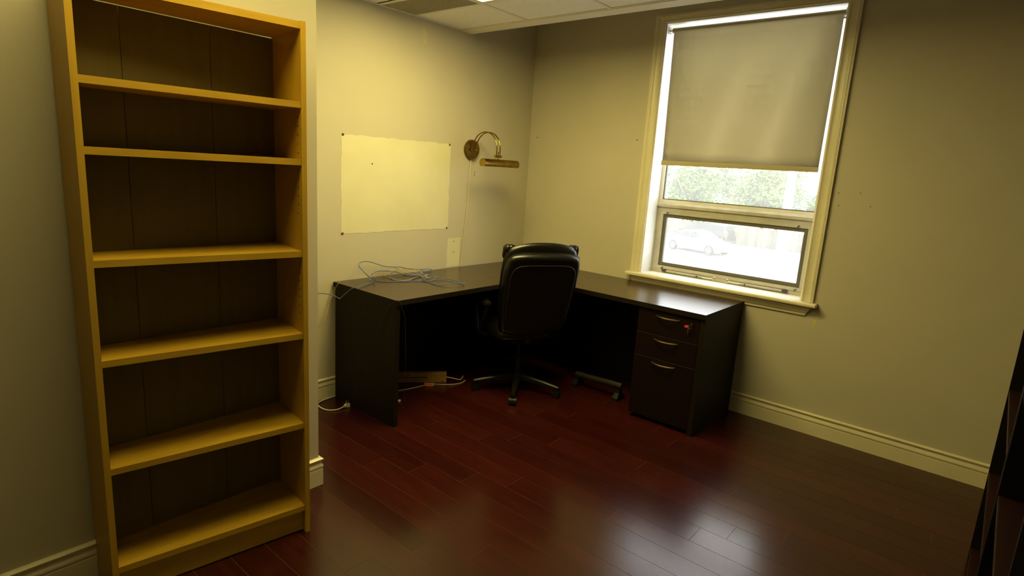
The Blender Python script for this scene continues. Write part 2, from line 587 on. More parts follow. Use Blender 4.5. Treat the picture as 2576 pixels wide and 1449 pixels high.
# ------------------------------------------------------------------ window
win = thing('window_1', 'tall window with cream moulded casing and a tilting lower sash', 'window', ((OX0 + OX1) / 2, 0, OZ0), kind='structure')
CP = [(0.0, 0.0), (0.0, 0.010), (0.006, 0.014), (0.014, 0.0115), (0.019, 0.0095), (0.040, 0.0125), (0.0475, 0.0155), (0.051, 0.019),
      (0.056, 0.0215), (0.062, 0.0215), (0.066, 0.0195), (0.0735, 0.0205), (0.0735, 0.0)]
CO = 0.0735
CT = 0.048           # the head casing is narrower in view


def casing(side):
    bm = nb()
    if side == 'head':
        k = CT / CO
        r0 = [(OX0 - u, -v, OZ1 + u * k) for u, v in CP]
        r1 = [(OX1 + u, -v, OZ1 + u * k) for u, v in CP]
    else:
        s = -1 if side == 'l' else 1
        X = OX0 if side == 'l' else OX1
        k = CT / CO
        r0 = [(X + s * u, -v, OZ0 + 0.0) for u, v in CP]
        r1 = [(X + s * u, -v, OZ1 + u * k) for u, v in CP]
    loft(bm, [r0, r1])
    return bm


for s_ in ('l', 'r', 'head'):
    obj('casing', casing(s_), 'trim', win, True)
# stool and apron
bm = nb()
prism(bm, [(-0.062, 0.8265), (-0.064, 0.832), (-0.064, 0.842), (-0.060, 0.848), (0.0, 0.848), (0.0, 0.8255)], 1.063, 2.396, 'x')
obj('stool', bm, 'trim', win, True)
obj('sill_board', bx(OX0, OX1, 0.0, 0.166, 0.83, 0.848), 'jamb', win)
bm = nb()
AP = [(0.0, 0.760), (-0.012, 0.760), (-0.013, 0.765), (-0.013, 0.772), (-0.017, 0.776), (-0.022, 0.784), (-0.026, 0.794), (-0.027, 0.802),
      (-0.033, 0.806), (-0.034, 0.813), (-0.030, 0.820), (-0.030, 0.8255), (0.0, 0.8255)]
r0 = [(1.092 + (0.8255 - z) * 0.25, y, z) for y, z in AP]
r1 = [(2.372 - (0.8255 - z) * 0.6, y, z) for y, z in AP]
loft(bm, [r0, r1])
obj('apron', bm, 'trim', win, True)
# jamb boards
for nme, a in (('l', (OX0, OX0 + 0.008, -0.0, 0.166, OZ0, OZ1)), ('r', (OX1 - 0.008, OX1, -0.0, 0.166, OZ0, OZ1)),
               ('t', (OX0 + 0.008, OX1 - 0.008, -0.0, 0.166, OZ1 - 0.008, OZ1))):
    obj('jamb_board', bx(*a), 'jamb', win)
# outer frame
FX0, FX1 = OX0 + 0.008, OX1 - 0.008
Y0, Y1 = 0.160, 0.2
ZTR0, ZTR1 = 1.343, 1.378
bm = nb()
box(bm, FX0, FX0 + 0.026, Y0, Y1, ZTR1, OZ1 - 0.008)
box(bm, FX1 - 0.026, FX1, Y0, Y1, ZTR1, OZ1 - 0.008)
box(bm, FX0 + 0.026, FX1 - 0.026, Y0, Y1, OZ1 - 0.04, OZ1 - 0.008)
box(bm, FX0 + 0.026, FX1 - 0.026, Y0 + 0.004, Y1, ZTR1, ZTR1 + 0.02)
obj('upper_frame', bm, 'jamb', win)
bm = nb()
prism(bm, [(0.145, ZTR0), (0.145, 1.362), (0.150, 1.368), (0.160, 1.378), (Y1, 1.378), (Y1, ZTR0)], FX0, FX1, 'x')
obj('transom_bar', bm, 'alu', win)
bm = nb()
LZ0, LZ1 = 0.849, ZTR0
box(bm, FX0, FX0 + 0.028, Y0, Y1, LZ0, LZ1)
box(bm, FX1 - 0.028, FX1, Y0, Y1, LZ0, LZ1)
box(bm, FX0 + 0.028, FX1 - 0.028, Y0, Y1, LZ0, LZ0 + 0.026)
box(bm, FX0 + 0.028, FX1 - 0.028, Y0, Y1, LZ1 - 0.028, LZ1)
obj('lower_frame', bm, 'alu', win)
# sash
SX0, SX1, SZ0, SZ1 = FX0 + 0.028, FX1 - 0.028, LZ0 + 0.026, LZ1 - 0.028
bm = nb()
sw = 0.022


def frame4(bm, x0, x1, y0, y1, z0, z1, w, wb=None):
    wb = wb or w
    box(bm, x0, x0 + w, y0, y1, z0, z1)
    box(bm, x1 - w, x1, y0, y1, z0, z1)
    box(bm, x0 + w, x1 - w, y0, y1, z0, z0 + wb)
    box(bm, x0 + w, x1 - w, y0, y1, z1 - w, z1)


frame4(bm, SX0 + 0.002, SX1 - 0.002, Y0 - 0.005, Y1 - 0.006, SZ0 + 0.002, SZ1 - 0.002, sw)
sash = obj('sash', bm, 'alu', win)
bm = nb()
frame4(bm, SX0 + sw, SX1 - sw, Y0 + 0.006, Y1 - 0.008, SZ0 + sw, SZ1 - sw, 0.028)
obj('gasket', bm, 'gasket', sash)
obj('pane', bx(SX0 + sw + 0.028, SX1 - sw - 0.028, 0.180, 0.1815, SZ0 + sw + 0.028, SZ1 - sw - 0.028), 'pane', sash)
bm = nb()
frame4(bm, FX0 + 0.026, FX1 - 0.026, 0.170, 0.192, ZTR1 + 0.02, OZ1 - 0.04, 0.007)
obj('gasket', bm, 'gasket', win)
obj('pane', bx(FX0 + 0.033, FX1 - 0.033, 0.180, 0.1815, ZTR1 + 0.027, OZ1 - 0.047), 'pane', win)
# clips on the sash and the two opening arms
for x, z in ((SX0 + 0.055, SZ1 - 0.018), (SX1 - 0.09, SZ1 - 0.018), (SX0 + 0.06, SZ0 + 0.006), (SX1 - 0.05, SZ0 + 0.006)):
    bm = nb()
    tube(bm, [(x - 0.002, Y0 - 0.004, z - 0.008), (x, Y0 - 0.012, z), (x + 0.006, Y0 - 0.01, z + 0.008), (x + 0.012, Y0 - 0.008, z + 0.006)], 0.003, 6, 3)
    obj('clip', bm, 'grime', sash, True)
for s_ in (-1, 1):
    cx = 1.715
    xa = cx + s_ * 0.035
    xb_ = cx + s_ * 0.42
    za = 0.864
    a = thing('opening_arm', '', '')
    del a['label'], a['category']
    a.parent = win
    bm = nb()
    prism(bm, [(0.143, za - 0.004), (0.143, za + 0.002), (0.152, za + 0.007), (0.1595, za + 0.007), (0.1595, za - 0.006)], min(xa + s_ * 0.10, xb_), max(xa + s_ * 0.10, xb_), 'x')
    o = obj('arm_bar', bm, 'alu', a, local=True)
    o2 = obj('arm_shoe', bx(min(xb_, xb_ + s_ * 0.035), max(xb_, xb_ + s_ * 0.035), 0.14, 0.159, za - 0.005, za + 0.009, 0.002), 'grime', a, local=True)
    bm = nb()
    tube(bm, [(xa + s_ * (0.012 + 0.012 * math.cos(q * math.pi / 6)), 0.148, za + 0.004 + 0.012 * math.sin(q * math.pi / 6)) for q in range(13)], 0.0022, 6, 1)
    tube(bm, [(xa + s_ * 0.022, 0.148, za + 0.002), (xa + s_ * 0.06, 0.146, za - 0.002), (xa + s_ * 0.11, 0.146, za)], 0.0025, 6, 2)
    o3 = obj('pull_ring', bm, 'steel', a, True, local=True)
    bm = disc('y', (xa + s_ * 0.14, 0.139, za), 0.006, 0.006)
    o4 = obj('rivet', bm, 'grime', a, local=True)
    for o in (o, o2, o3, o4):
        o.location = -Vector(win.location)

# ------------------------------------------------------------------ roller blind
BY = 0.045
t = thing('roller_blind', 'beige roller blind pulled two thirds down inside the window', 'blind', (1.737, BY, 2.57))
bm = nb()
lathe(bm, [(0.017, 1.19), (0.017, 2.276)], 20, 'x', (0, BY, 2.566))
obj('roller_tube', bm, 'blind', t, True)
bm = nb()
NXB, NZB = 24, 14
rows = []
for j in range(NZB + 1):
    v = j / NZB
    z = 2.556 + (1.678 - 2.556) * v
    xl = 1.207 + 0.012 * v
    xr = 2.272 - 0.004 * v
    row = []
    for i in range(NXB + 1):
        u = i / NXB
        curl = 0.010 * v * (math.exp(-u * 14) - 0.5 * math.exp(-(1 - u) * 14)) + 0.0012 * math.sin(u * 9 + 2 * v) * v
        row.append(bm.verts.new((xl + (xr - xl) * u, BY - 0.017 + curl, z)))
    rows.append(row)
for a, b in zip(rows, rows[1:]):
    for i in range(NXB):
        bm.faces.new((a[i], a[i + 1], b[i + 1], b[i]))
bmesh.ops.solidify(bm, geom=bm.faces[:], thickness=0.0008)
obj('blind_cloth', bm, 'blind', t, 'all')
bm = nb()
r0, r1 = [], []
rings = []
for i in range(13):
    u = i / 12
    x = 1.2195 + (2.2675 - 1.2195) * u
    w = 0.0008 * math.sin(u * 31)
    rings.append([(x, BY - 0.0205 + w, 1.679), (x, BY - 0.0225 + w, 1.665), (x, BY - 0.0205 + w, 1.647), (x, BY - 0.0145 + w, 1.647), (x, BY - 0.0125 + w, 1.665), (x, BY - 0.0145 + w, 1.679)])
loft(bm, rings)
obj('hem_bar', bm, 'hem', t, True)
for xx, dx in ((1.166, 0.022), (2.278, 0.012)):
    bm = nb()
    box(bm, xx, xx + 0.003, BY - 0.02, BY + 0.02, 2.545, 2.59, 0.001)
    lathe(bm, [(0.006, xx + 0.003), (0.006, xx + dx + 0.003)], 10, 'x', (0, BY, 2.566))
    obj('bracket', bm, 'steel', t)

# ------------------------------------------------------------------ unpainted patches on the left wall
def ragged(y0, y1, z0, z1, name, label, amp=0.004, t=0.0015):
    bm = nb()
    rnd = random.Random(3)
    pts = []
    n = 26
    for i in range(n):
        pts.append((y0 + (y1 - y0) * i / n, z0 + rnd.uniform(-amp, amp)))
    for i in range(n):
        pts.append((y1 + rnd.uniform(-amp, amp), z0 + (z1 - z0) * i / n))
    for i in range(n):
        pts.append((y1 + (y0 - y1) * i / n, z1 + rnd.uniform(-amp, amp)))
    for i in range(n):
        pts.append((y0 + rnd.uniform(-amp, amp), z1 + (z0 - z1) * i / n))
    prism(bm, pts, 0.0003, t, 'x')
    return tag(obj(name, bm, 'patch'), label, 'wall patch')


p1 = ragged(-1.843, -0.918, 1.082, 1.700, 'wall_patch', 'large cream unpainted rectangle on the wall with a screw at each corner')
for y, z, r in ((-1.832, 1.697, 0.008), (-0.929, 1.697, 0.007), (-1.833, 1.084, 0.008), (-0.928, 1.087, 0.007), (-1.611, 1.529, 0.004)):
    bm = nb()
    lathe(bm, [(r, 0.0), (r, 0.004), (r * 0.5, 0.007)], 12, 'x', (0.001, y, z))
    obj('screw', bm, 'grime', p1)
p2 = ragged(-0.914, -0.781, 0.785, 1.006, 'wall_patch', 'small cream unpainted patch on the wall right above the desk', 0.002)
for z in (0.98, 0.897):
    bm = nb()
    lathe(bm, [(0.004, 0.0), (0.003, 0.003)], 10, 'x', (0.001, -0.847, z))
    obj('screw_hole', bm, 'hole', p2)

# ------------------------------------------------------------------ brass picture lamp
LY = -0.711
t = thing('wall_lamp', 'antique brass picture lamp on a double curved arm above the desk', 'lamp', (0.0, LY, 1.677))
bm = nb()
lathe(bm, [(0.070, 0.001), (0.073, 0.006), (0.073, 0.022), (0.069, 0.030), (0.02, 0.033)], 40, 'x', (0, LY, 1.677))
obj('back_plate', bm, 'brass_dark', t, True)
bm = nb()
lathe(bm, [(0.0055, -0.032), (0.0055, 0.032)], 12, 'y', (0.044, LY, 1.672))
for dy in (-0.032, -0.013, 0.013, 0.032):
    bmesh.ops.create_uvsphere(bm, u_segments=10, v_segments=8, radius=0.0075, matrix=Matrix.Translation((0.044, LY + dy, 1.672)))
for dy in (-0.02, 0.02):
    lathe(bm, [(0.005, 0.03), (0.005, 0.045)], 10, 'x', (0, LY + dy, 1.672))
obj('mount_bar', bm, 'brass', t, True)
for dy in (-0.018, 0.018):
    bm = nb()
    pts = [(0.046, LY + dy, 1.672)]
    for q in range(0, 19):
        a = math.pi * (1 - q / 18)
        pts.append((0.167 + 0.121 * math.cos(a), LY + dy, 1.690 + 0.116 * math.sin(a)))
    pts.append((0.288, LY + dy, 1.642))
    tube(bm, pts, 0.0045, 10, 2)
    obj('arm', bm, 'brass', t, True)
bm = nb()
lathe(bm, [(0.009, -0.033), (0.009, 0.033)], 14, 'y', (0.288, LY, 1.634))
lathe(bm, [(0.004, 1.612), (0.004, 1.668)], 10, 'z', (0.288, LY, 0))
lathe(bm, [(0.011, -0.036), (0.011, -0.022)], 14, 'y', (0.288, LY, 1.634))
obj('knuckle', bm, 'brass', t, True)
bm = nb()
SH0, SH1, SR = -0.872, -0.500, 0.031
SC = (0.288, 1.583)
N = 22
outer, inner = [], []
for q in range(N + 1):
    a = math.radians(-50 + 280 * q / N)
    outer.append((SC[0] + SR * math.cos(a), SC[1] + SR * math.sin(a)))
    inner.append((SC[0] + (SR - 0.0015) * math.cos(a), SC[1] + (SR - 0.0015) * math.sin(a)))
sec = outer + inner[::-1]
loft(bm, [[(x, SH0, z) for x, z in sec], [(x, SH1, z) for x, z in sec]])
shade = obj('shade', bm, 'brass', t, True)
for yy in (SH0 - 0.0015, SH1):
    bm = nb()
    prism(bm, outer, yy, yy + 0.0015, 'y')
    obj('end_cap', bm, 'brass', shade)
bm = nb()
tube(bm, [(0.006, -0.709, 1.606), (0.006, -0.716, 1.486), (0.006, -0.722, 1.305), (0.006, -0.736, 1.121), (0.006, -0.757, 0.935), (0.006, -0.768, 0.81), (0.006, -0.770, 0.70), (0.006, -0.775, 0.5)], 0.0035, 8, 4)
tube(bm, [(0.006, -0.702, 1.606), (0.006, -0.709, 1.486), (0.006, -0.715, 1.305), (0.006, -0.729, 1.121), (0.006, -0.750, 0.935), (0.006, -0.761, 0.81), (0.006, -0.763, 0.70), (0.006, -0.768, 0.5)], 0.0035, 8, 4)
obj('power_cord', bm, 'wall', t, True)
for y, z in ((-0.652, 1.506), (-0.655, 1.488)):
    obj('nail_hole', disc('x', (-0.0008, y, z), 0.004), 'hole', wl_)

# ------------------------------------------------------------------ birch bookcase
FL, FR = Vector((1.0981, -3.4637)), Vector((1.1988, -2.7794))
BL, BR = Vector((0.9165, -3.4625)), Vector((0.9165, -2.7395))
BWID = (FR - FL).length


def bp(s, d):
    # s along the width (0 left .. BWID right), d 0 front .. 1 back
    u = s / BWID
    return (FL.lerp(FR, u)).lerp(BL.lerp(BR, u), d)


def bslab(s0, s1, d0, d1, z0, z1):
    bm = nb()
    q = [bp(s0, d0), bp(s1, d0), bp(s1, d1), bp(s0, d1)]
    loft(bm, [[(p.x, p.y, z0) for p in q], [(p.x, p.y, z1) for p in q]])
    return bm


t = thing('bookcase', 'tall narrow birch veneer bookcase with empty shelves', 'bookcase', (1.03, -3.11, 0))
PT = 0.019
BZ = 2.02
obj('side_panel', bslab(0, PT, 0, 1, 0, BZ), 'birch', t)
rp = obj('side_panel', bslab(BWID - PT, BWID, 0, 1, 0, BZ), 'birch', t)
obj('top_panel', bslab(PT, BWID - PT, 0.01, 0.99, BZ - 0.026, BZ - 0.002), 'birch_h', t)
SHZ = [1.746, 1.5419, 1.1981, 0.8724, 0.4947, 0.1248]
for z in SHZ:
    fr = 0.012
    obj('shelf', bslab(PT + 0.0005, BWID - PT - 0.0005, fr, 0.965, z - 0.0225, z), 'birch_h', t)
obj('toe_kick', bslab(PT, BWID - PT, 0.09, 0.15, 0.004, SHZ[-1] - 0.023), 'birch_h', t)
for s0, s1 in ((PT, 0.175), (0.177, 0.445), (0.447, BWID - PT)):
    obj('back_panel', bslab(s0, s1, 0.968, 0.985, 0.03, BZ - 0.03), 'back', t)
for z in [1.34 + 0.032 * k for k in range(12)] + [0.95 + 0.032 * k for k in range(7)] + [1.63 + .032 * k for k in range(3)]:
    if any(abs(z - q + 0.01) < 0.025 for q in SHZ):
        continue
    q = bp(BWID - PT, 0.12)
    o = obj('shelf_pin_hole', disc('y', (0, 0, 0), 0.0028, 0.0006, 8), 'hole', rp, local=True)
    o.location = Vector((q.x, q.y - 0.0007, z)) - Vector(t.location)

# ------------------------------------------------------------------ L shaped desk
HD = 0.779
TH = 0.030
DL, DR, WL, WR = -1.905, 1.955, 0.657, 0.658
G = 0.012
SEAM = -0.893
t = thing('corner_desk', 'large dark espresso L-shaped desk in the corner under the window', 'desk', (0.6, -0.6, 0))
bm = nb()
prism(bm, [(G, -G), (DR, -G), (DR, -WR), (WL, -WR), (WL, SEAM), (G, SEAM)], HD - TH, HD)
obj('desktop', bm, 'espresso', t)
obj('desktop', bx(G, WL, DL, SEAM - 0.0015, HD - TH, HD), 'espresso', t)
for a in ((WL - 0.0002, WL + 0.0008, DL, SEAM), (WL - 0.0002, WL + 0.0008, SEAM, -WR - 0.0008), (WL, DR, -WR - 0.0008, -WR + 0.0002),
          (G, WL + 0.0008, DL - 0.0008, DL + 0.0002), (DR - 0.0002, DR + 0.0008, -WR - 0.0008, -G)):
    obj('edge_band', bx(a[0], a[1], a[2], a[3], HD - TH, HD - 0.0006), 'espresso_v', t)
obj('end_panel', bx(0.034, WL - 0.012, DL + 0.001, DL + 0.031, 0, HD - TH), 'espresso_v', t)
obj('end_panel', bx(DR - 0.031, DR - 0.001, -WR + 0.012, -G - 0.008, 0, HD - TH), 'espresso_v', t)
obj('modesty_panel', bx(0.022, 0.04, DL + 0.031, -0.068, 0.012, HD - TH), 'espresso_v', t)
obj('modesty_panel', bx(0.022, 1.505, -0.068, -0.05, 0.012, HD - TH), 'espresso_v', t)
# drawer pedestal
px0, px1, pyf = 1.512, 1.922, -WR + 0.014
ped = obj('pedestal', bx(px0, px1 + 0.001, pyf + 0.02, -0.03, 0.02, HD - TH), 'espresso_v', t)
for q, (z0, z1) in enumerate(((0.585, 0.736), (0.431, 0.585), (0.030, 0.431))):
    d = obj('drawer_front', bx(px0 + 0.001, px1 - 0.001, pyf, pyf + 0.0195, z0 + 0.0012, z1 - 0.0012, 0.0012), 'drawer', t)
    hz = (0.708, 0.556, 0.403)[q]
    bm = nb()
    pts = []
    for k in range(13):
        u = -1 + 2 * k / 12
        pts.append((1.717 + 0.079 * u, pyf - 0.002 - 0.028 * (1 - u * u) ** 0.8, hz))
    tube(bm, pts, 0.0035, 8, 2)
    for v in bm.verts:       # flatten to a strap and thicken the middle
        v.co.z = hz + (v.co.z - hz) * 1.35
    obj('handle', bm, 'nickel', d, True)
    if q == 0:
        bm = nb()
        lathe(bm, [(0.010, pyf - 0.004), (0.011, pyf - 0.001), (0.011, pyf)], 16, 'y', (1.878, 0, 0.700))
        lk = obj('lock', bm, 'plastic', d, True)
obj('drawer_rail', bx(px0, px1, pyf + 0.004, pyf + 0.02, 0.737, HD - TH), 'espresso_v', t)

k = thing('key_ring', 'two small keys with a red tag hanging from the drawer lock', 'keys', (1.872, pyf - 0.02, 0.69))
obj('key_head', bx(1.870, 1.886, pyf - 0.024, pyf - 0.020, 0.692, 0.712, 0.002), 'plastic', k)
obj('key_blade', bx(1.8765, 1.8795, pyf - 0.021, pyf - 0.0045, 0.698, 0.703), 'steel', k)
bm = nb()
tube(bm, [(1.872 + 0.010 * math.cos(q * math.pi / 6), pyf - 0.023 + 0.002 * math.sin(q * math.pi / 6), 0.690 + 0.010 * math.sin(q * math.pi / 6)) for q in range(13)], 0.0008, 6, 1)
obj('ring', bm, 'steel', k, True)
bm = nb()
box(bm, -0.012, 0.012, -0.0015, 0.0015, -0.0075, 0.0075, 0.0008)
bmesh.ops.rotate(bm, verts=bm.verts, cent=(0, 0, 0), matrix=Matrix.Rotation(math.radians(-12), 3, 'Y'))
bmesh.ops.translate(bm, verts=bm.verts, vec=(1.850, pyf - 0.025, 0.690))
obj('tag', bm, 'red_tag', k)
bm = nb()
box(bm, 1.8595, 1.863, pyf - 0.0235, pyf - 0.0225, 0.643, 0.668)
box(bm, 1.8575, 1.866, pyf - 0.0245, pyf - 0.0215, 0.664, 0.680, 0.001)
obj('spare_key', bm, 'brass', k)

# ------------------------------------------------------------------ office chair
CH = thing('office_chair', 'black leather high-back office chair on a five-star caster base', 'chair', (0.72, -0.855, 0), math.radians(60))


def pillow_grid(w, h, t_fn, nu=28, nv=32, rnd=0.28, flat=0.0):
    # front (+y) and back faces of a rounded-rectangle cushion in the x-z plane; returns list of (x, z, edge)
    out = []
    for j in range(nv + 1):
        row = []
        v = -1 + 2 * j / nv
        for i in range(nu + 1):
            u = -1 + 2 * i / nu
            # squircle mapping keeps the corners round
            a, b = abs(u), abs(v)
            m = max(a, b)
            x, z = u, v
            if m > 0:
                L = (a ** 4 + b ** 4) ** 0.25
                k_ = m / L
                k_ = 1 + (k_ - 1) * (rnd / 0.28)
                x, z = u * k_, v * k_
            row.append((x * w / 2, z * h / 2, m))
        out.append(row)
    return out


def cushion(bm, w, h, place, th_front, th_back, nu=28, nv=32, rnd=0.28, p=4.0):
    g = pillow_grid(w, h, None, nu, nv, rnd)
    F, B = [], []
    for j, row in enumerate(g):
        fr, br = [], []
        for i, (x, z, m) in enumerate(row):
            e = max(0.0, 1 - m ** p) ** 0.5
            fr.append(bm.verts.new(place(x, z, th_front(x / (w / 2), z / (h / 2)) * e)))
            if m > 0.9999:
                br.append(fr[-1])
            else:
                br.append(bm.verts.new(place(x, z, -th_back(x / (w / 2), z / (h / 2)) * e)))
        F.append(fr)
        B.append(br)
    for j in range(nv):
        for i in range(nu):
            bm.faces.new((F[j][i], F[j][i + 1], F[j + 1][i + 1], F[j + 1][i]))
            bm.faces.new((B[j][i], B[j + 1][i], B[j + 1][i + 1], B[j][i + 1]))


# backrest geometry in the chair's own frame: forward +y
BB = Vector((0, -0.205, 0.43))      # bottom centre of the back shell
LEAN = math.radians(14)


def back_place(x, s, off):
    # s measured up the back from its middle, off towards the sitter
    hh = s + 0.34
    curve = 0.03 * ((hh / 0.66 - 0.35) ** 2)
    wrap = 0.10 * x * x
    y = BB.y - hh * math.sin(LEAN) + off * math.cos(LEAN) + wrap + 0.02 - curve
    z = BB.z + hh * math.cos(LEAN) + off * math.sin(LEAN)
    return (x, y, z)


def taper(s):
    # the shell is widest at the shoulders and narrows towards the seat
    q = (s + 0.33) / 0.66
    return 0.95 + 0.07 * min(1.0, q * 1.25)


bm = nb()
cushion(bm, 0.525, 0.60, lambda x, s, o: back_place(x * taper(s), s, o - 0.01), lambda u, v: 0.035,
        lambda u, v: 0.030 + 0.020 * max(0, min(1, (max(abs(u), v) - 0.78) / 0.1)) * (1 if max(abs(u), v) < 0.97 else 0.8), rnd=0.17, p=7)
bs = obj('back_shell', bm, 'leather', CH, 'all', local=True)
bm = nb()
pts = []
for q in range(0, 41):
    a = -0.35 + (math.pi + 0.70) * q / 40
    c_, s_ = math.cos(a), math.sin(a)
    x = 0.222 * (abs(c_) ** 0.35) * (1 if c_ > 0 else -1)
    s = 0.0 + 0.225 * (abs(s_) ** 0.35) * (1 if s_ > 0 else -1)
    pts.append(back_place(x * taper(s), s, -0.058 + 0.010))
tube(bm, pts, 0.0035, 6, 1)
obj('piping', bm, 'thread', bs, True, local=True)
# front cushion: three rolls with gathered headrest corners
def cush_front(u, v):
    roll = abs(math.sin((v + 1) * 0.5 * math.pi * 3.0)) ** 0.5
    return 0.055 + 0.045 * roll + 0.006 * math.sin(14 * u) * max(0, v) ** 4


bm = nb()
cushion(bm, 0.53, 0.60, lambda x, s, o: back_place(x * (0.93 + 0.09 * (s + 0.30) / 0.6), s + 0.04 + 0.010 * math.cos(x * 9) * max(0, s / 0.30) ** 6, o + 0.035), cush_front, lambda u, v: 0.03, rnd=0.22, p=5)
obj('back_cushion', bm, 'leather', CH, 'all', local=True)
for sx in (-1, 1):
    bm = nb()
    cushion(bm, 0.085, 0.10, lambda x, z, o: back_place(sx * 0.220 + x, 0.275 + z, o + 0.055), lambda u, v: 0.045 + 0.006 * math.sin(9 * u + 5 * v), lambda u, v: 0.022 + 0.004 * math.sin(11 * u), 14, 14, 0.3, 3)
    obj('headrest_corner', bm, 'leather', CH, 'all', local=True)
# seat
bm = nb()
cushion(bm, 0.52, 0.50, lambda x, y, o: (x, y + 0.045, 0.445 + o - 0.02 * max(0, (y - 0.1) / 0.15) ** 2), lambda u, v: 0.075 + 0.012 * math.cos(u * 3) * math.cos(v * 2), lambda u, v: 0.035, rnd=0.3, p=6)
obj('seat', bm, 'leather', CH, 'all', local=True)
obj('seat_mechanism', bx(-0.10, 0.10, -0.14, 0.13, 0.375, 0.415, 0.008), 'plastic', CH, local=True)
bm = nb()
tube(bm, [(0.09, 0.02, 0.395), (0.19, 0.02, 0.39), (0.27, 0.02, 0.38)], 0.005, 8, 2)
tube(bm, [(0.25, 0.02, 0.383), (0.30, 0.02, 0.375)], 0.011, 8, 1)
obj('tilt_lever', bm, 'plastic', CH, True, local=True)
bm = nb()
lathe(bm, [(0.025, 0.09), (0.027, 0.10), (0.027, 0.25), (0.022, 0.255), (0.016, 0.26), (0.016, 0.38)], 20)
obj('gas_column', bm, 'leg_plastic', CH, True, local=True)
bm = nb()
lathe(bm, [(0.03, 0.075), (0.048, 0.08), (0.048, 0.115), (0.036, 0.125)], 24)
obj('base_hub', bm, 'leg_plastic', CH, True, local=True)
for q in range(5):
    ang = math.radians(-55 + 72 * q - 60)
    ca, sa = math.cos(ang), math.sin(ang)

    def L(r, w, z):
        return (ca * r - sa * w, sa * r + ca * w, z)
    bm = nb()
    rings = []
    for r, hw, zt, zb in ((0.03, 0.026, 0.118, 0.082), (0.12, 0.023, 0.112, 0.078), (0.22, 0.019, 0.098, 0.068), (0.29, 0.016, 0.086, 0.062), (0.318, 0.013, 0.080, 0.062)):
        rings.append([L(r, -hw, zb), L(r, hw, zb), L(r, hw, zt - 0.008), L(r, hw * 0.55, zt), L(r, -hw * 0.55, zt), L(r, -hw, zt - 0.008)])
    loft(bm, rings)
    lg = obj('leg', bm, 'leg_plastic', CH, local=True)
    bm = nb()
    cr = 0.026
    for w in (-0.016, 0.016):
        ring_pts = []
        for rr, ww in ((cr * 0.5, -0.011), (cr, -0.009), (cr, 0.009), (cr * 0.5, 0.011)):
            ring_pts.append([L(0.300 + rr * math.cos(b_ * math.pi / 9), w + ww, cr + rr * math.sin(b_ * math.pi / 9)) for b_ in range(18)])
        loft(bm, ring_pts)
    hood = []
    for w in (-0.027, 0.027):
        hood.append([L(0.300 + 0.0285 * math.cos(b_ * math.pi / 10), w, cr + 0.0285 * math.sin(b_ * math.pi / 10)) for b_ in range(-1, 9)])
    loft(bm, hood, closed=False)
    vs = [L(0.300 + 0.007 * math.cos(b_ * math.pi / 4), 0.007 * math.sin(b_ * math.pi / 4), 0) for b_ in range(8)]
    loft(bm, [[(p[0], p[1], 0.05) for p in vs], [(p[0], p[1], 0.068) for p in vs]])
    obj('caster', bm, 'caster', lg, True, local=True)
for sx in (-1, 1):
    bm = nb()
    rings = []
    for y, hw, z0, z1 in ((-0.115, 0.018, 0.652, 0.668), (-0.09, 0.028, 0.648, 0.678), (0.0, 0.030, 0.650, 0.684), (0.10, 0.029, 0.648, 0.680), (0.15, 0.022, 0.640, 0.668), (0.165, 0.012, 0.640, 0.655)):
        c0 = sx * 0.285
        rings.append([(c0 - hw, y, z0), (c0 + hw, y, z0), (c0 + hw, y, z1 - 0.010), (c0 + hw * 0.6, y, z1), (c0 - hw * 0.6, y, z1), (c0 - hw, y, z1 - 0.010)])
    loft(bm, rings)
    ar = obj('armrest', bm, 'leg_plastic', CH, True, local=True)
    bm = nb()
    tube(bm, [(sx * 0.285, 0.13, 0.648), (sx * 0.292, 0.14, 0.58), (sx * 0.29, 0.10, 0.47), (sx * 0.26, 0.06, 0.415), (sx * 0.10, 0.03, 0.405)], 0.018, 10, 4)
    tube(bm, [(sx * 0.285, -0.09, 0.652), (sx * 0.29, -0.07, 0.58), (sx * 0.288, 0.02, 0.475), (sx * 0.26, 0.05, 0.415)], 0.015, 10, 4)
    obj('arm_support', bm, 'plastic', ar, True, local=True)
bm = nb()
tube(bm, [(0, -0.10, 0.395), (0, -0.16, 0.40), (0, -0.185, 0.43), (0, -0.195, 0.50)], 0.016, 8, 4)
for v in bm.verts:
    v.co.x *= 2.0
obj('back_bracket', bm, 'plastic', CH, True, local=True)

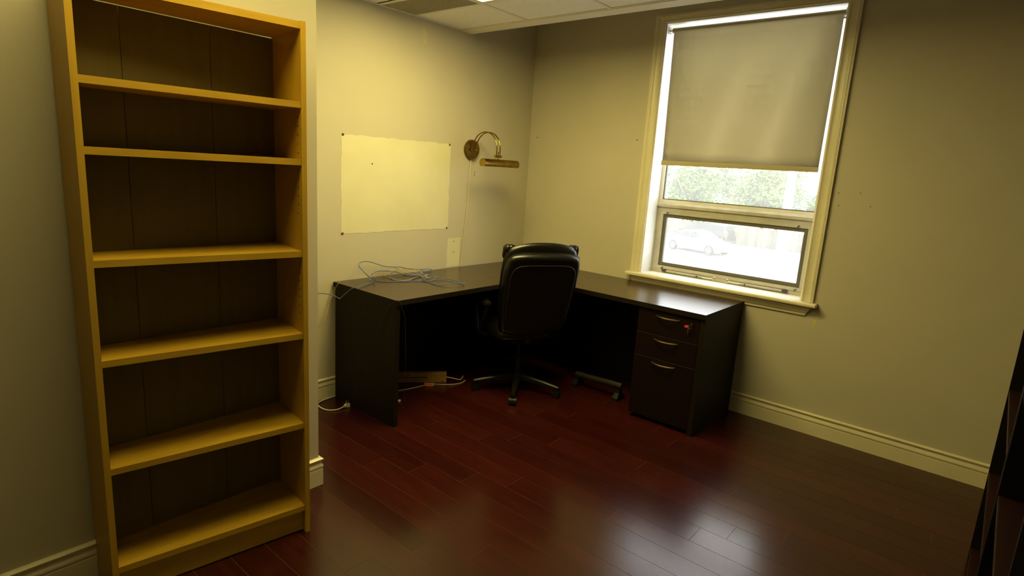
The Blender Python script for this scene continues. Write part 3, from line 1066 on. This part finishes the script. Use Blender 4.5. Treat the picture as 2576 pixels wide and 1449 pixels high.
# ------------------------------------------------------------------ cables on the desk
BLUE = [[(0.041, -2.06, 0.725), (0.06, -2.0, 0.722), (0.111, -1.965, 0.714), (0.128, -1.945, 0.70), (0.134, -1.936, 0.697), (0.142, -1.930, 0.705), (0.178, -1.924, 0.735), (0.228, -1.916, 0.774),
         (0.262, -1.898, 0.787), (0.223, -1.822, 0.787), (0.195, -1.754, 0.787), (0.16, -1.701, 0.791), (0.179, -1.707, 0.809), (0.139, -1.688, 0.809), (0.12, -1.692, 0.791),
         (0.131, -1.712, 0.787), (0.095, -1.687, 0.799), (0.13, -1.738, 0.829), (0.094, -1.752, 0.859), (0.077, -1.76, 0.879), (0.036, -1.725, 0.887), (0.033, -1.691, 0.895),
         (0.04, -1.643, 0.889), (0.034, -1.572, 0.865), (0.041, -1.522, 0.849), (0.037, -1.453, 0.839), (0.037, -1.378, 0.831), (0.036, -1.334, 0.817), (0.026, -1.273, 0.804),
         (0.036, -1.215, 0.799), (0.036, -1.128, 0.795), (0.038, -1.097, 0.789), (0.054, -1.143, 0.785), (0.07, -1.265, 0.785), (0.048, -1.356, 0.785), (0.066, -1.379, 0.785),
         (0.113, -1.366, 0.784), (0.135, -1.329, 0.783)],
        [(0.033, -1.633, 0.793), (0.038, -1.613, 0.813), (0.033, -1.571, 0.819), (0.042, -1.53, 0.819), (0.034, -1.471, 0.809), (0.046, -1.418, 0.799), (0.065, -1.391, 0.787),
         (0.11, -1.364, 0.785), (0.125, -1.334, 0.787), (0.113, -1.272, 0.791), (0.104, -1.26, 0.809), (0.11, -1.248, 0.809), (0.147, -1.292, 0.795), (0.203, -1.336, 0.785),
         (0.283, -1.379, 0.783), (0.325, -1.382, 0.783), (0.326, -1.336, 0.785), (0.295, -1.289, 0.789), (0.265, -1.273, 0.799), (0.226, -1.269, 0.803), (0.195, -1.286, 0.799),
         (0.17, -1.316, 0.791), (0.196, -1.381, 0.785), (0.251, -1.501, 0.783), (0.213, -1.55, 0.783), (0.166, -1.553, 0.785), (0.11, -1.531, 0.789), (0.083, -1.51, 0.799), (0.064, -1.474, 0.809)],
        [(0.112, -1.686, 0.789), (0.136, -1.67, 0.785), (0.172, -1.658, 0.783), (0.212, -1.608, 0.783), (0.242, -1.554, 0.783), (0.275, -1.48, 0.783), (0.29, -1.444, 0.785),
         (0.281, -1.377, 0.789), (0.275, -1.312, 0.793), (0.29, -1.282, 0.793), (0.331, -1.262, 0.789), (0.355, -1.24, 0.789), (0.432, -1.237, 0.787), (0.494, -1.239, 0.787),
         (0.537, -1.254, 0.789), (0.547, -1.277, 0.791), (0.521, -1.314, 0.795), (0.505, -1.351, 0.793), (0.489, -1.399, 0.787), (0.437, -1.423, 0.783), (0.359, -1.407, 0.783),
         (0.299, -1.419, 0.785), (0.29, -1.452, 0.783)]]
BEIGE = [[(0.272, -1.333, 0.783), (0.221, -1.307, 0.785), (0.165, -1.325, 0.791), (0.131, -1.378, 0.799), (0.083, -1.406, 0.809), (0.037, -1.432, 0.827), (0.025, -1.452, 0.836),
          (0.027, -1.494, 0.825), (0.031, -1.527, 0.807), (0.025, -1.527, 0.787), (0.042, -1.525, 0.782), (0.12, -1.537, 0.783), (0.219, -1.515, 0.783), (0.218, -1.454, 0.783),
          (0.186, -1.364, 0.785), (0.149, -1.298, 0.789), (0.112, -1.268, 0.799), (0.067, -1.255, 0.809), (0.036, -1.282, 0.814), (0.029, -1.32, 0.814), (0.037, -1.411, 0.813),
          (0.049, -1.482, 0.809), (0.036, -1.533, 0.799), (0.037, -1.573, 0.809), (0.028, -1.563, 0.828), (0.026, -1.526, 0.845), (0.028, -1.446, 0.836), (0.04, -1.371, 0.809),
          (0.075, -1.336, 0.804), (0.106, -1.297, 0.794), (0.204, -1.315, 0.783)],
         [(0.231, -1.304, 0.783), (0.176, -1.286, 0.789), (0.111, -1.284, 0.809), (0.035, -1.303, 0.814), (0.027, -1.361, 0.813), (0.039, -1.434, 0.808), (0.031, -1.489, 0.799),
          (0.041, -1.576, 0.809), (0.055, -1.664, 0.819), (0.045, -1.742, 0.819), (0.06, -1.82, 0.815), (0.095, -1.89, 0.812), (0.085, -1.922, 0.775), (0.05, -1.928, 0.718),
          (0.053, -1.95, 0.68), (0.035, -1.955, 0.634), (0.04, -1.99, 0.572), (0.022, -2.03, 0.489), (0.022, -2.026, 0.495), (0.03, -1.98, 0.545), (0.03, -1.955, 0.60), (0.028, -1.935, 0.68), (0.026, -1.922, 0.73)]]
c = thing('network_cable', 'tangled blue network cable lying on the left desk wing', 'cable', (0.25, -1.45, HD))
for P in BLUE:
    bm = nb()
    tube(bm, P, 0.0028, 8, 4)
    obj('strand', bm, 'blue', c, True)
c = thing('telephone_cable', 'thin beige cable coiled through the blue one and hanging behind the desk', 'cable', (0.10, -1.45, HD))
for P in BEIGE:
    bm = nb()
    tube(bm, P, 0.0017, 6, 4)
    obj('strand', bm, 'beige', c, True)
bm = nb()
box(bm, -0.006, 0.006, -0.011, 0.011, 0, 0.008, 0.001)
bmesh.ops.translate(bm, verts=bm.verts, vec=(0.165, -1.262, HD + 0.006))
obj('plug', bm, 'clear', c)
bm = nb()
tube(bm, [(0.252, DL - 0.005, 0.02), (0.29, DL - 0.005, 0.20), (0.345, DL - 0.005, 0.32), (0.432, DL - 0.004, 0.458), (0.506, DL - 0.004, 0.587), (0.538, DL - 0.004, 0.654), (0.577, DL - 0.004, 0.722),
          (0.625, DL - 0.004, 0.766), (0.650, DL - 0.002, 0.7815), (0.660, DL + 0.010, 0.778), (0.661, DL + 0.031, 0.734), (0.661, DL + 0.053, 0.672), (0.661, DL + 0.062, 0.526), (0.661, DL + 0.068, 0.40), (0.62, DL + 0.10, 0.2), (0.50, DL + 0.20, 0.02), (0.385, DL + 0.265, 0.004)], 0.0010, 6, 4)
w_ = tag(obj('thin_wire', bm, 'thinwire', None, True), 'thin grey wire looping over the front corner of the left desk wing', 'wire')
pl = thing('modular_plug', 'tiny clear plug lying on the floor inside the left desk panel', 'plug', (0.36, -1.63, 0))
obj('plug_body', bx(0.352, 0.364, -1.642, -1.622, 0.0005, 0.010, 0.001), 'clear', pl)
obj('latch', bx(0.356, 0.361, -1.640, -1.626, 0.0102, 0.0118), 'clear', pl)

# ------------------------------------------------------------------ white plug on the floor
c = thing('power_plug_cord', 'white three-prong power plug on a looped cord on the floor by the desk', 'power cord', (0.18, -2.0, 0))
bm = nb()
tube(bm, [(0.026, -1.87, 0.006), (0.026, -1.94, 0.006), (0.035, -2.0, 0.006), (0.062, -2.052, 0.006), (0.123, -2.069, 0.006), (0.186, -2.058, 0.006), (0.221, -2.012, 0.007), (0.216, -1.955, 0.012)], 0.0042, 8, 5)
obj('cord', bm, 'whitecord', c, True)
bm = nb()
loft(bm, [[(0.216 + a * w, y, 0.014 + b * h) for a, b in ((-1, -1), (1, -1), (1, 1), (-1, 1))] for y, w, h in ((-1.958, 0.006, 0.006), (-1.945, 0.010, 0.009), (-1.928, 0.0135, 0.0125), (-1.922, 0.0135, 0.0125))])
pb = obj('plug_body', bm, 'whitecord', c)
for dx in (-0.0065, 0.0065):
    obj('prong', bx(0.216 + dx - 0.001, 0.216 + dx + 0.001, -1.943, -1.935, 0.0255, 0.044), 'steel', pb)
obj('prong', bx(0.2135, 0.2185, -1.929, -1.9245, 0.0265, 0.046), 'steel', pb)

# ------------------------------------------------------------------ tan power strip under the desk
u = Vector((0.231, 0.273)).normalized()
n_ = Vector((u.y, -u.x))
ps = thing('power_strip', 'tan power strip standing on its edge on the floor under the left desk wing', 'power strip', (0.20, -1.30, 0))


def ps_box(a0, a1, n0, n1, z0, z1, bev=0.0):
    bm = nb()
    box(bm, a0, a1, n0, n1, z0, z1, bev)
    for v in bm.verts:
        p = Vector((0.311, -1.162)) + u * v.co.x + n_ * v.co.y
        v.co = Vector((p.x, p.y, v.co.z))
    return bm


obj('housing', ps_box(-0.35, 0.0, -0.045, 0.0, 0.0, 0.074, 0.004), 'tan', ps)
obj('channel', ps_box(-0.345, -0.14, 0.0002, 0.001, 0.037, 0.043), 'hole', ps)
obj('channel', ps_box(-0.143, -0.139, 0.0002, 0.001, 0.028, 0.043), 'hole', ps)
for a, z in ((-0.335, 0.054), (-0.04, 0.010), (-0.125, 0.060), (-0.285, 0.058)):
    obj('keyhole_slot', ps_box(a, a + 0.022 if a != -0.125 else a + 0.005, 0.0002, 0.001, z, z + 0.005), 'hole', ps)
bm = nb()
tube(bm, [(0.311, -1.162, 0.045), (0.331, -1.115, 0.03), (0.35, -1.06, 0.012), (0.30, -0.98, 0.006)], 0.004, 8, 4)
obj('cord', bm, 'whitecord', ps, True)
c = thing('adapter_cord', 'orange plug with a pale cord on the floor in front of the tan power strip', 'power cord', (0.28, -1.28, 0))
bm = nb()
tube(bm, [(0.17, -1.60, 0.004), (0.221, -1.50, 0.004), (0.24, -1.407, 0.004), (0.257, -1.330, 0.005), (0.284, -1.262, 0.006), (0.321, -1.217, 0.005), (0.371, -1.152, 0.004), (0.391, -1.091, 0.004), (0.37, -1.029, 0.004)], 0.003, 8, 4)
obj('cord', bm, 'whitecord', c, True)
bm = nb()
loft(bm, [[(0.2705 + du * u.x * k_ + 0.004, -1.290 + du * u.y * k_ - 0.004, zz) for du, zz in ((-0.036, 0.022), (-0.036, 0.010), (-0.024, 0.001), (0.024, 0.001), (0.036, 0.010), (0.036, 0.022))] for k_ in (1.0,)] +
     [[(0.2705 + du * u.x + 0.016, -1.290 + du * u.y - 0.016, zz) for du, zz in ((-0.036, 0.022), (-0.036, 0.010), (-0.024, 0.001), (0.024, 0.001), (0.036, 0.010), (0.036, 0.022))]])
obj('plug', bm, 'orange', c)

# ------------------------------------------------------------------ footrest under the right desk wing
fr_ = thing('footrest', 'grey metal footrest bar on black feet on the floor beside the drawers', 'footrest', (1.19, -0.46, 0))
bm = nb()
tube(bm, [(0.96, -0.445, 0.085), (1.10, -0.450, 0.09), (1.26, -0.452, 0.10), (1.345, -0.450, 0.10)], 0.022, 12, 2)
obj('bar', bm, 'foot', fr_, True)
for xx, yy in ((1.325, -0.452), (0.975, -0.445)):
    bm = nb()
    loft(bm, [[(xx + a, yy + b, z) for a, b in ((-w, -l), (w, -l), (w, l), (-w, l))] for w, l, z in ((0.022, 0.055, 0.0), (0.022, 0.055, 0.02), (0.015, 0.02, 0.05), (0.012, 0.016, 0.078))])
    obj('leg', bm, 'caster', fr_)

# ------------------------------------------------------------------ scrap of tape under the sill
bm = nb()
prism(bm, [(2.389, 0.700), (2.397, 0.712), (2.403, 0.742), (2.402, 0.745), (2.397, 0.746), (2.392, 0.735), (2.390, 0.715)], -0.0012, -0.0002, 'y')
tag(obj('tape_scrap', bm, 'yellow'), 'small torn scrap of yellow tape on the wall below the window sill', 'tape')

# ------------------------------------------------------------------ dark bookcases along the right wall
def dark_case(y_far, y_near, shelves, label, top=1.95, mt='blackwood', ms='cherry'):
    x0, x1 = 3.336, 3.625
    t = thing('bookcase', label, 'bookcase', (3.48, (y_far + y_near) / 2, 0))
    th = 0.02
    obj('side_panel', bx(x0, x1, y_far - th, y_far, 0, top), mt, t)
    obj('side_panel', bx(x0, x1, y_near, y_near + th, 0, top), mt, t)
    obj('top_panel', bx(x0, x1, y_near + th, y_far - th, top - th, top), mt, t)
    obj('back_panel', bx(x1 - 0.006, x1, y_near + th, y_far - th, 0.03, top - th), mt, t)
    for z in shelves:
        s = obj('shelf', bx(x0 + 0.004, x1 - 0.006, y_near + th, y_far - th, z - 0.02, z), ms, t)
        obj('edge_strip', bx(x0 + 0.002, x0 + 0.004, y_near + th, y_far - th, z - 0.02, z), 'edge', s)
    obj('toe_kick', bx(x0 + 0.03, x0 + 0.045, y_near + th, y_far - th, 0, 0.04), mt, t)


dark_case(-0.858, -1.715, (0.06, 0.42, 0.79, 1.15, 1.52), 'black bookcase with dark cherry shelves nearest the window wall')
dark_case(-1.735, -2.60, (0.06, 0.35, 0.68, 1.02, 1.36, 1.66), 'black bookcase with dark cherry shelves farther from the window wall', ms='cherry')

# ------------------------------------------------------------------ outdoors
GZ = -3.1
tag(obj('parking_lot', bx(-70, 50, 1.0, 90, GZ - 0.3, GZ), 'asphalt'), 'pale sunlit parking lot outside the window', 'pavement', kind='structure')
FY = 39.5
fe = thing('board_fence', 'weathered vertical board fence behind the parked cars', 'fence', (-13.5, FY, GZ))
bw = 0.19
src = None
for i in range(86):
    x = -22.5 + i * 0.2
    if src is None:
        bm = nb()
        box(bm, -bw / 2, bw / 2, 0, 0.025, 0.12, 1.46)
        src = obj('fence_board', bm, 'fence', fe, local=True)
        o = src
    else:
        o = src.copy()
        COL.objects.link(o)
    o.location = (x + 13.5, random.uniform(-0.012, 0.012), random.uniform(-0.03, 0.03))
for z in (0.35, 1.2):
    obj('rail', bx(-22.6, -5.3, FY + 0.03, FY + 0.08, GZ + z, GZ + z + 0.09), 'fence', fe)
tag(obj('kerb', bx(-24, -4, FY - 0.5, FY - 0.3, GZ, GZ + 0.16), 'kerb'), 'low concrete kerb along the foot of the fence', 'kerb', kind='structure')


def tree(x, y, r, zc, seed, label, n=7000):
    rnd = random.Random(seed)
    t = thing('tree', label, 'tree', (x, y, GZ), group='trees behind the fence')
    bm = nb()
    tube(bm, [(x, y, GZ), (x + 0.1, y, GZ + 1.5), (x - 0.1, y, zc)], 0.22, 8, 3, 0.1)
    for q in range(5):
        a = rnd.uniform(0, 6.28)
        tube(bm, [(x, y, zc - 1.5), (x + r * 0.4 * math.cos(a), y + r * 0.4 * math.sin(a), zc), (x + r * 0.7 * math.cos(a), y + r * 0.7 * math.sin(a), zc + r * 0.5)], 0.09, 6, 3, 0.03)
    obj('trunk', bm, 'bark', t, True)
    blobs = []
    for q in range(26):
        v = Vector((rnd.gauss(0, 1), rnd.gauss(0, 1), rnd.gauss(0, 1))).normalized() * rnd.uniform(0.3, 0.95)
        blobs.append((Vector((x + v.x * r, y + v.y * r * 0.7, zc + v.z * r * 0.95)), rnd.uniform(0.28, 0.42) * r))
    verts, faces = [], []
    for q in range(n):
        c_, br = blobs[q % len(blobs)]
        v = Vector((rnd.gauss(0, 1), rnd.gauss(0, 1), rnd.gauss(0, 1))).normalized() * (rnd.random() ** 0.4)
        p = c_ + v * br
        if p.z < GZ + 0.3:
            continue
        a = Vector((rnd.gauss(0, 1), rnd.gauss(0, 1), rnd.gauss(0, 0.7))).normalized()
        b = a.orthogonal().normalized()
        s = rnd.uniform(0.09, 0.19)
        k0 = len(verts)
        verts += [p + a * s, p + b * s * 0.55, p - a * s, p - b * s * 0.55]
        faces.append((k0, k0 + 1, k0 + 2, k0 + 3))
    me = bpy.data.meshes.new('leaves')
    me.from_pydata([v - Vector(t.location) for v in verts], [], faces)
    me.materials.append(M['leaf'])
    o = bpy.data.objects.new('leaves', me)
    COL.objects.link(o)
    o.parent = t
    o['kind'] = 'stuff'


TREES = ((-23.2, 45.0, 2.9, 0.9, 'leafy green tree behind the far end of the fence, past the black car'),
         (-17.6, 44.0, 2.7, 0.6, 'small leafy tree right behind the fence, next to the black car'),
         (-12.2, 45.5, 2.6, 1.0, 'leafy green tree with a dense dark crown behind the middle of the fence'),
         (-6.6, 46.0, 2.7, 0.8, 'leafy green tree behind the fence beside the utility pole'),
         (-20.5, 52.5, 3.4, 1.8, 'tall pale tree in the gap behind the two trees past the black car'),
         (-13.2, 53.0, 3.4, 2.0, 'tall pale tree in the gap behind the trees over the parked cars'),
         (-6.0, 53.5, 3.4, 1.8, 'tall pale tree far behind the utility pole'))
for q, (x, y, r, zc, lab) in enumerate(TREES):
    tree(x, y, r, zc, 11 + q, lab, 8000)

# utility pole with a sagging wire
t = thing('utility_pole', 'thick pale utility pole standing beside the fence', 'pole', (-8.1, 37.2, GZ))
bm = nb()
lathe(bm, [(0.33, GZ), (0.32, GZ + 0.3), (0.27, GZ + 5.6), (0.22, GZ + 9)], 18, 'z', (-8.1, 37.2, 0))
obj('shaft', bm, 'pole', t, True)
obj('cross_arm', bx(-9.3, -6.9, 37.1, 37.3, GZ + 8.2, GZ + 8.35), 'pole', t)
bm = nb()
tube(bm, [(-8.1, 36.99, GZ + 8.2), (-8.0, 34, 3.6), (-7.7, 30, 2.4), (-7.2, 25.2, 1.95), (-6.6, 20, 2.0), (-5.6, 12, 2.6), (-4.5, 3, 3.2), (-4.2, 0.2, 3.4)], 0.018, 6, 5)
obj('overhead_wire', bm, 'pole', t, True)


def car(name, label, loc, ang, suv, paint):
    t = thing(name, label, 'car', loc, ang)
    L_ = 4.6
    # stations along the length, x forward: (x, z_bottom, z_belt, half width, z_roof, roof half width)
    if suv:
        st = [(-2.25, 0.45, 0.95, 0.80, 1.0, 0.74), (-2.18, 0.35, 1.02, 0.88, 1.25, 0.66), (-1.95, 0.30, 1.04, 0.91, 1.62, 0.62), (-1.2, 0.28, 1.03, 0.92, 1.68, 0.64),
              (-0.2, 0.27, 1.02, 0.92, 1.68, 0.65), (0.35, 0.27, 1.02, 0.92, 1.62, 0.64), (1.05, 0.27, 1.03, 0.92, 1.10, 0.74), (1.15, 0.28, 1.0, 0.92, 1.05, 0.76), (1.95, 0.32, 0.92, 0.88, 0.98, 0.68), (2.25, 0.42, 0.70, 0.74, 0.78, 0.58)]
        glass = (2, 6)
        wx, wr = (-1.35, 1.40), 0.36
    else:
        st = [(-2.30, 0.42, 0.80, 0.74, 0.86, 0.66), (-2.15, 0.30, 0.92, 0.85, 1.00, 0.72), (-1.65, 0.24, 0.95, 0.89, 1.04, 0.72), (-0.95, 0.22, 0.95, 0.90, 1.38, 0.58),
              (-0.2, 0.21, 0.93, 0.91, 1.45, 0.58), (0.35, 0.21, 0.91, 0.91, 1.38, 0.57), (1.15, 0.22, 0.89, 0.90, 0.97, 0.72), (1.25, 0.22, 0.87, 0.90, 0.93, 0.74), (1.95, 0.25, 0.76, 0.85, 0.82, 0.68), (2.30, 0.34, 0.52, 0.66, 0.60, 0.52)]
        glass = (2, 6)
        wx, wr = (-1.40, 1.42), 0.32

    def ring(s):
        x, zb, zm, hw, zr, rw = s
        half = [(hw * 0.86, zb), (hw, zb + 0.14), (hw * 1.0, zb + (zm - zb) * 0.6), (hw * 0.96, zm), (rw, zr - 0.02), (rw * 0.8, zr + 0.015)]
        pts = [(x, y, z) for y, z in half] + [(x, -y, z) for y, z in half[::-1]]
        return pts
    bm = nb()
    loft(bm, [ring(s) for s in st])
    obj('body', bm, paint, t, True, local=True)

    def quad_panel(nme, corners, m):
        bm = nb()
        vs = [Vector(c_) for c_ in corners]
        nn = (vs[1] - vs[0]).cross(vs[2] - vs[0]).normalized()
        cen = sum(vs, Vector()) / len(vs)
        if nn.dot(cen - Vector((0, 0, 0.8))) < 0:
            nn = -nn
        loft(bm, [[v - nn * 0.01 for v in vs], [v + nn * 0.012 for v in vs]])
        obj(nme, bm, m, t, local=True)

    def side(i, f0, f1, sgn):
        a, b = st[i], st[i + 1]
        pa = lambda s, f: Vector((s[0], sgn * (s[3] * 0.96 + (s[5] - s[3] * 0.96) * f), s[2] + (s[4] - 0.02 - s[2]) * f))
        return pa(a, f0), pa(b, f0), pa(b, f1), pa(a, f1)
    for sgn in (-1, 1):
        for i in range(glass[0], glass[1]):
            c0, c1, c2, c3 = side(i, 0.12, 0.84, sgn)
            k_ = 0.06
            tri = (abs(c3.z - c0.z) < 0.12, abs(c2.z - c1.z) < 0.12)
            e0, e1 = c0.lerp(c1, k_), c0.lerp(c1, 1 - k_)
            f0, f1 = c3.lerp(c2, k_), c3.lerp(c2, 1 - k_)
            quad_panel('side_window', (e0, e1, f1, f0), 'carglass')

    def cross(i, f0, f1, nme):
        a, b = st[i], st[i + 1]
        P = lambda s0, s1, f: (s0[0] + (s1[0] - s0[0]) * f, (s0[5] + (s1[5] - s0[5]) * f) * 0.86, s0[4] + (s1[4] - s0[4]) * f + 0.012)
        x0, y0, z0 = P(a, b, f0)
        x1, y1, z1 = P(a, b, f1)
        quad_panel(nme, ((x0, -y0, z0), (x0, y0, z0), (x1, y1, z1), (x1, -y1, z1)), 'carglass')
    cross(5, 0.08, 0.95, 'windshield')
    if suv:
        cross(1, 0.15, 0.9, 'rear_window')
    else:
        cross(2, 0.1, 0.92, 'rear_window')
    for x in wx:
        for sgn in (-1, 1):
            bm = nb()
            lathe(bm, [(wr * 0.66, -0.10), (wr * 0.95, -0.11), (wr, -0.08), (wr, 0.08), (wr * 0.95, 0.11), (wr * 0.66, 0.10)], 24, 'y', (x, sgn * 0.82, wr))
            w_ = obj('wheel', bm, 'tyre', t, True, local=True)
            bm = nb()
            lathe(bm, [(wr * 0.66, 0.0), (wr * 0.66, sgn * 0.105), (wr * 0.58, sgn * 0.112), (wr * 0.56, sgn * 0.085), (wr * 0.15, sgn * 0.09)], 24, 'y', (x, sgn * 0.82, wr))
            for q in range(5):
                a = q * 2 * math.pi / 5
                tube(bm, [(x + wr * 0.1 * math.cos(a), sgn * 0.925, wr + wr * 0.1 * math.sin(a)), (x + wr * 0.6 * math.cos(a), sgn * 0.93, wr + wr * 0.6 * math.sin(a))], 0.028, 6, 1)
            obj('rim', bm, 'rim', w_, True, local=True)
    hw = 0.80
    for sgn in (-1, 1):
        zt = 1.0 if suv else 0.82
        obj('tail_light', bx(-2.27, -2.0, min(sgn * 0.62, sgn * 0.885), max(sgn * 0.62, sgn * 0.885), zt - 0.1, zt + (0.2 if suv else 0.03), 0.02), 'taillight', t, local=True)
        zt = 0.82 if suv else 0.62
        obj('head_light', bx(1.98, 2.20, min(sgn * 0.50, sgn * 0.80), max(sgn * 0.50, sgn * 0.80), zt - 0.06, zt + 0.06, 0.02), 'headlight', t, local=True)
        bm = nb()
        bmesh.ops.create_uvsphere(bm, u_segments=10, v_segments=8, radius=0.1, matrix=Matrix.Translation((1.0 if not suv else 0.9, sgn * 1.0, 1.02 if suv else 0.95)) @ Matrix.Diagonal((0.7, 1.1, 0.7, 1)))
        obj('mirror', bm, paint, t, True, local=True)
    obj('bumper', bx(2.15, 2.33, -0.62, 0.62, 0.30, 0.46, 0.04), paint, t, local=True)
    obj('bumper', bx(-2.36, -2.15, -0.72, 0.72, 0.38, 0.58, 0.04), paint, t, local=True)


car('sedan', 'silver sedan parked in front of the black car', (-12.2, 33.4, GZ), math.radians(-13), False, 'silver')
car('sport_utility_car', 'black hatchback utility car parked by the fence behind the silver sedan', (-13.7, 37.3, GZ), math.radians(176), True, 'blackcar')
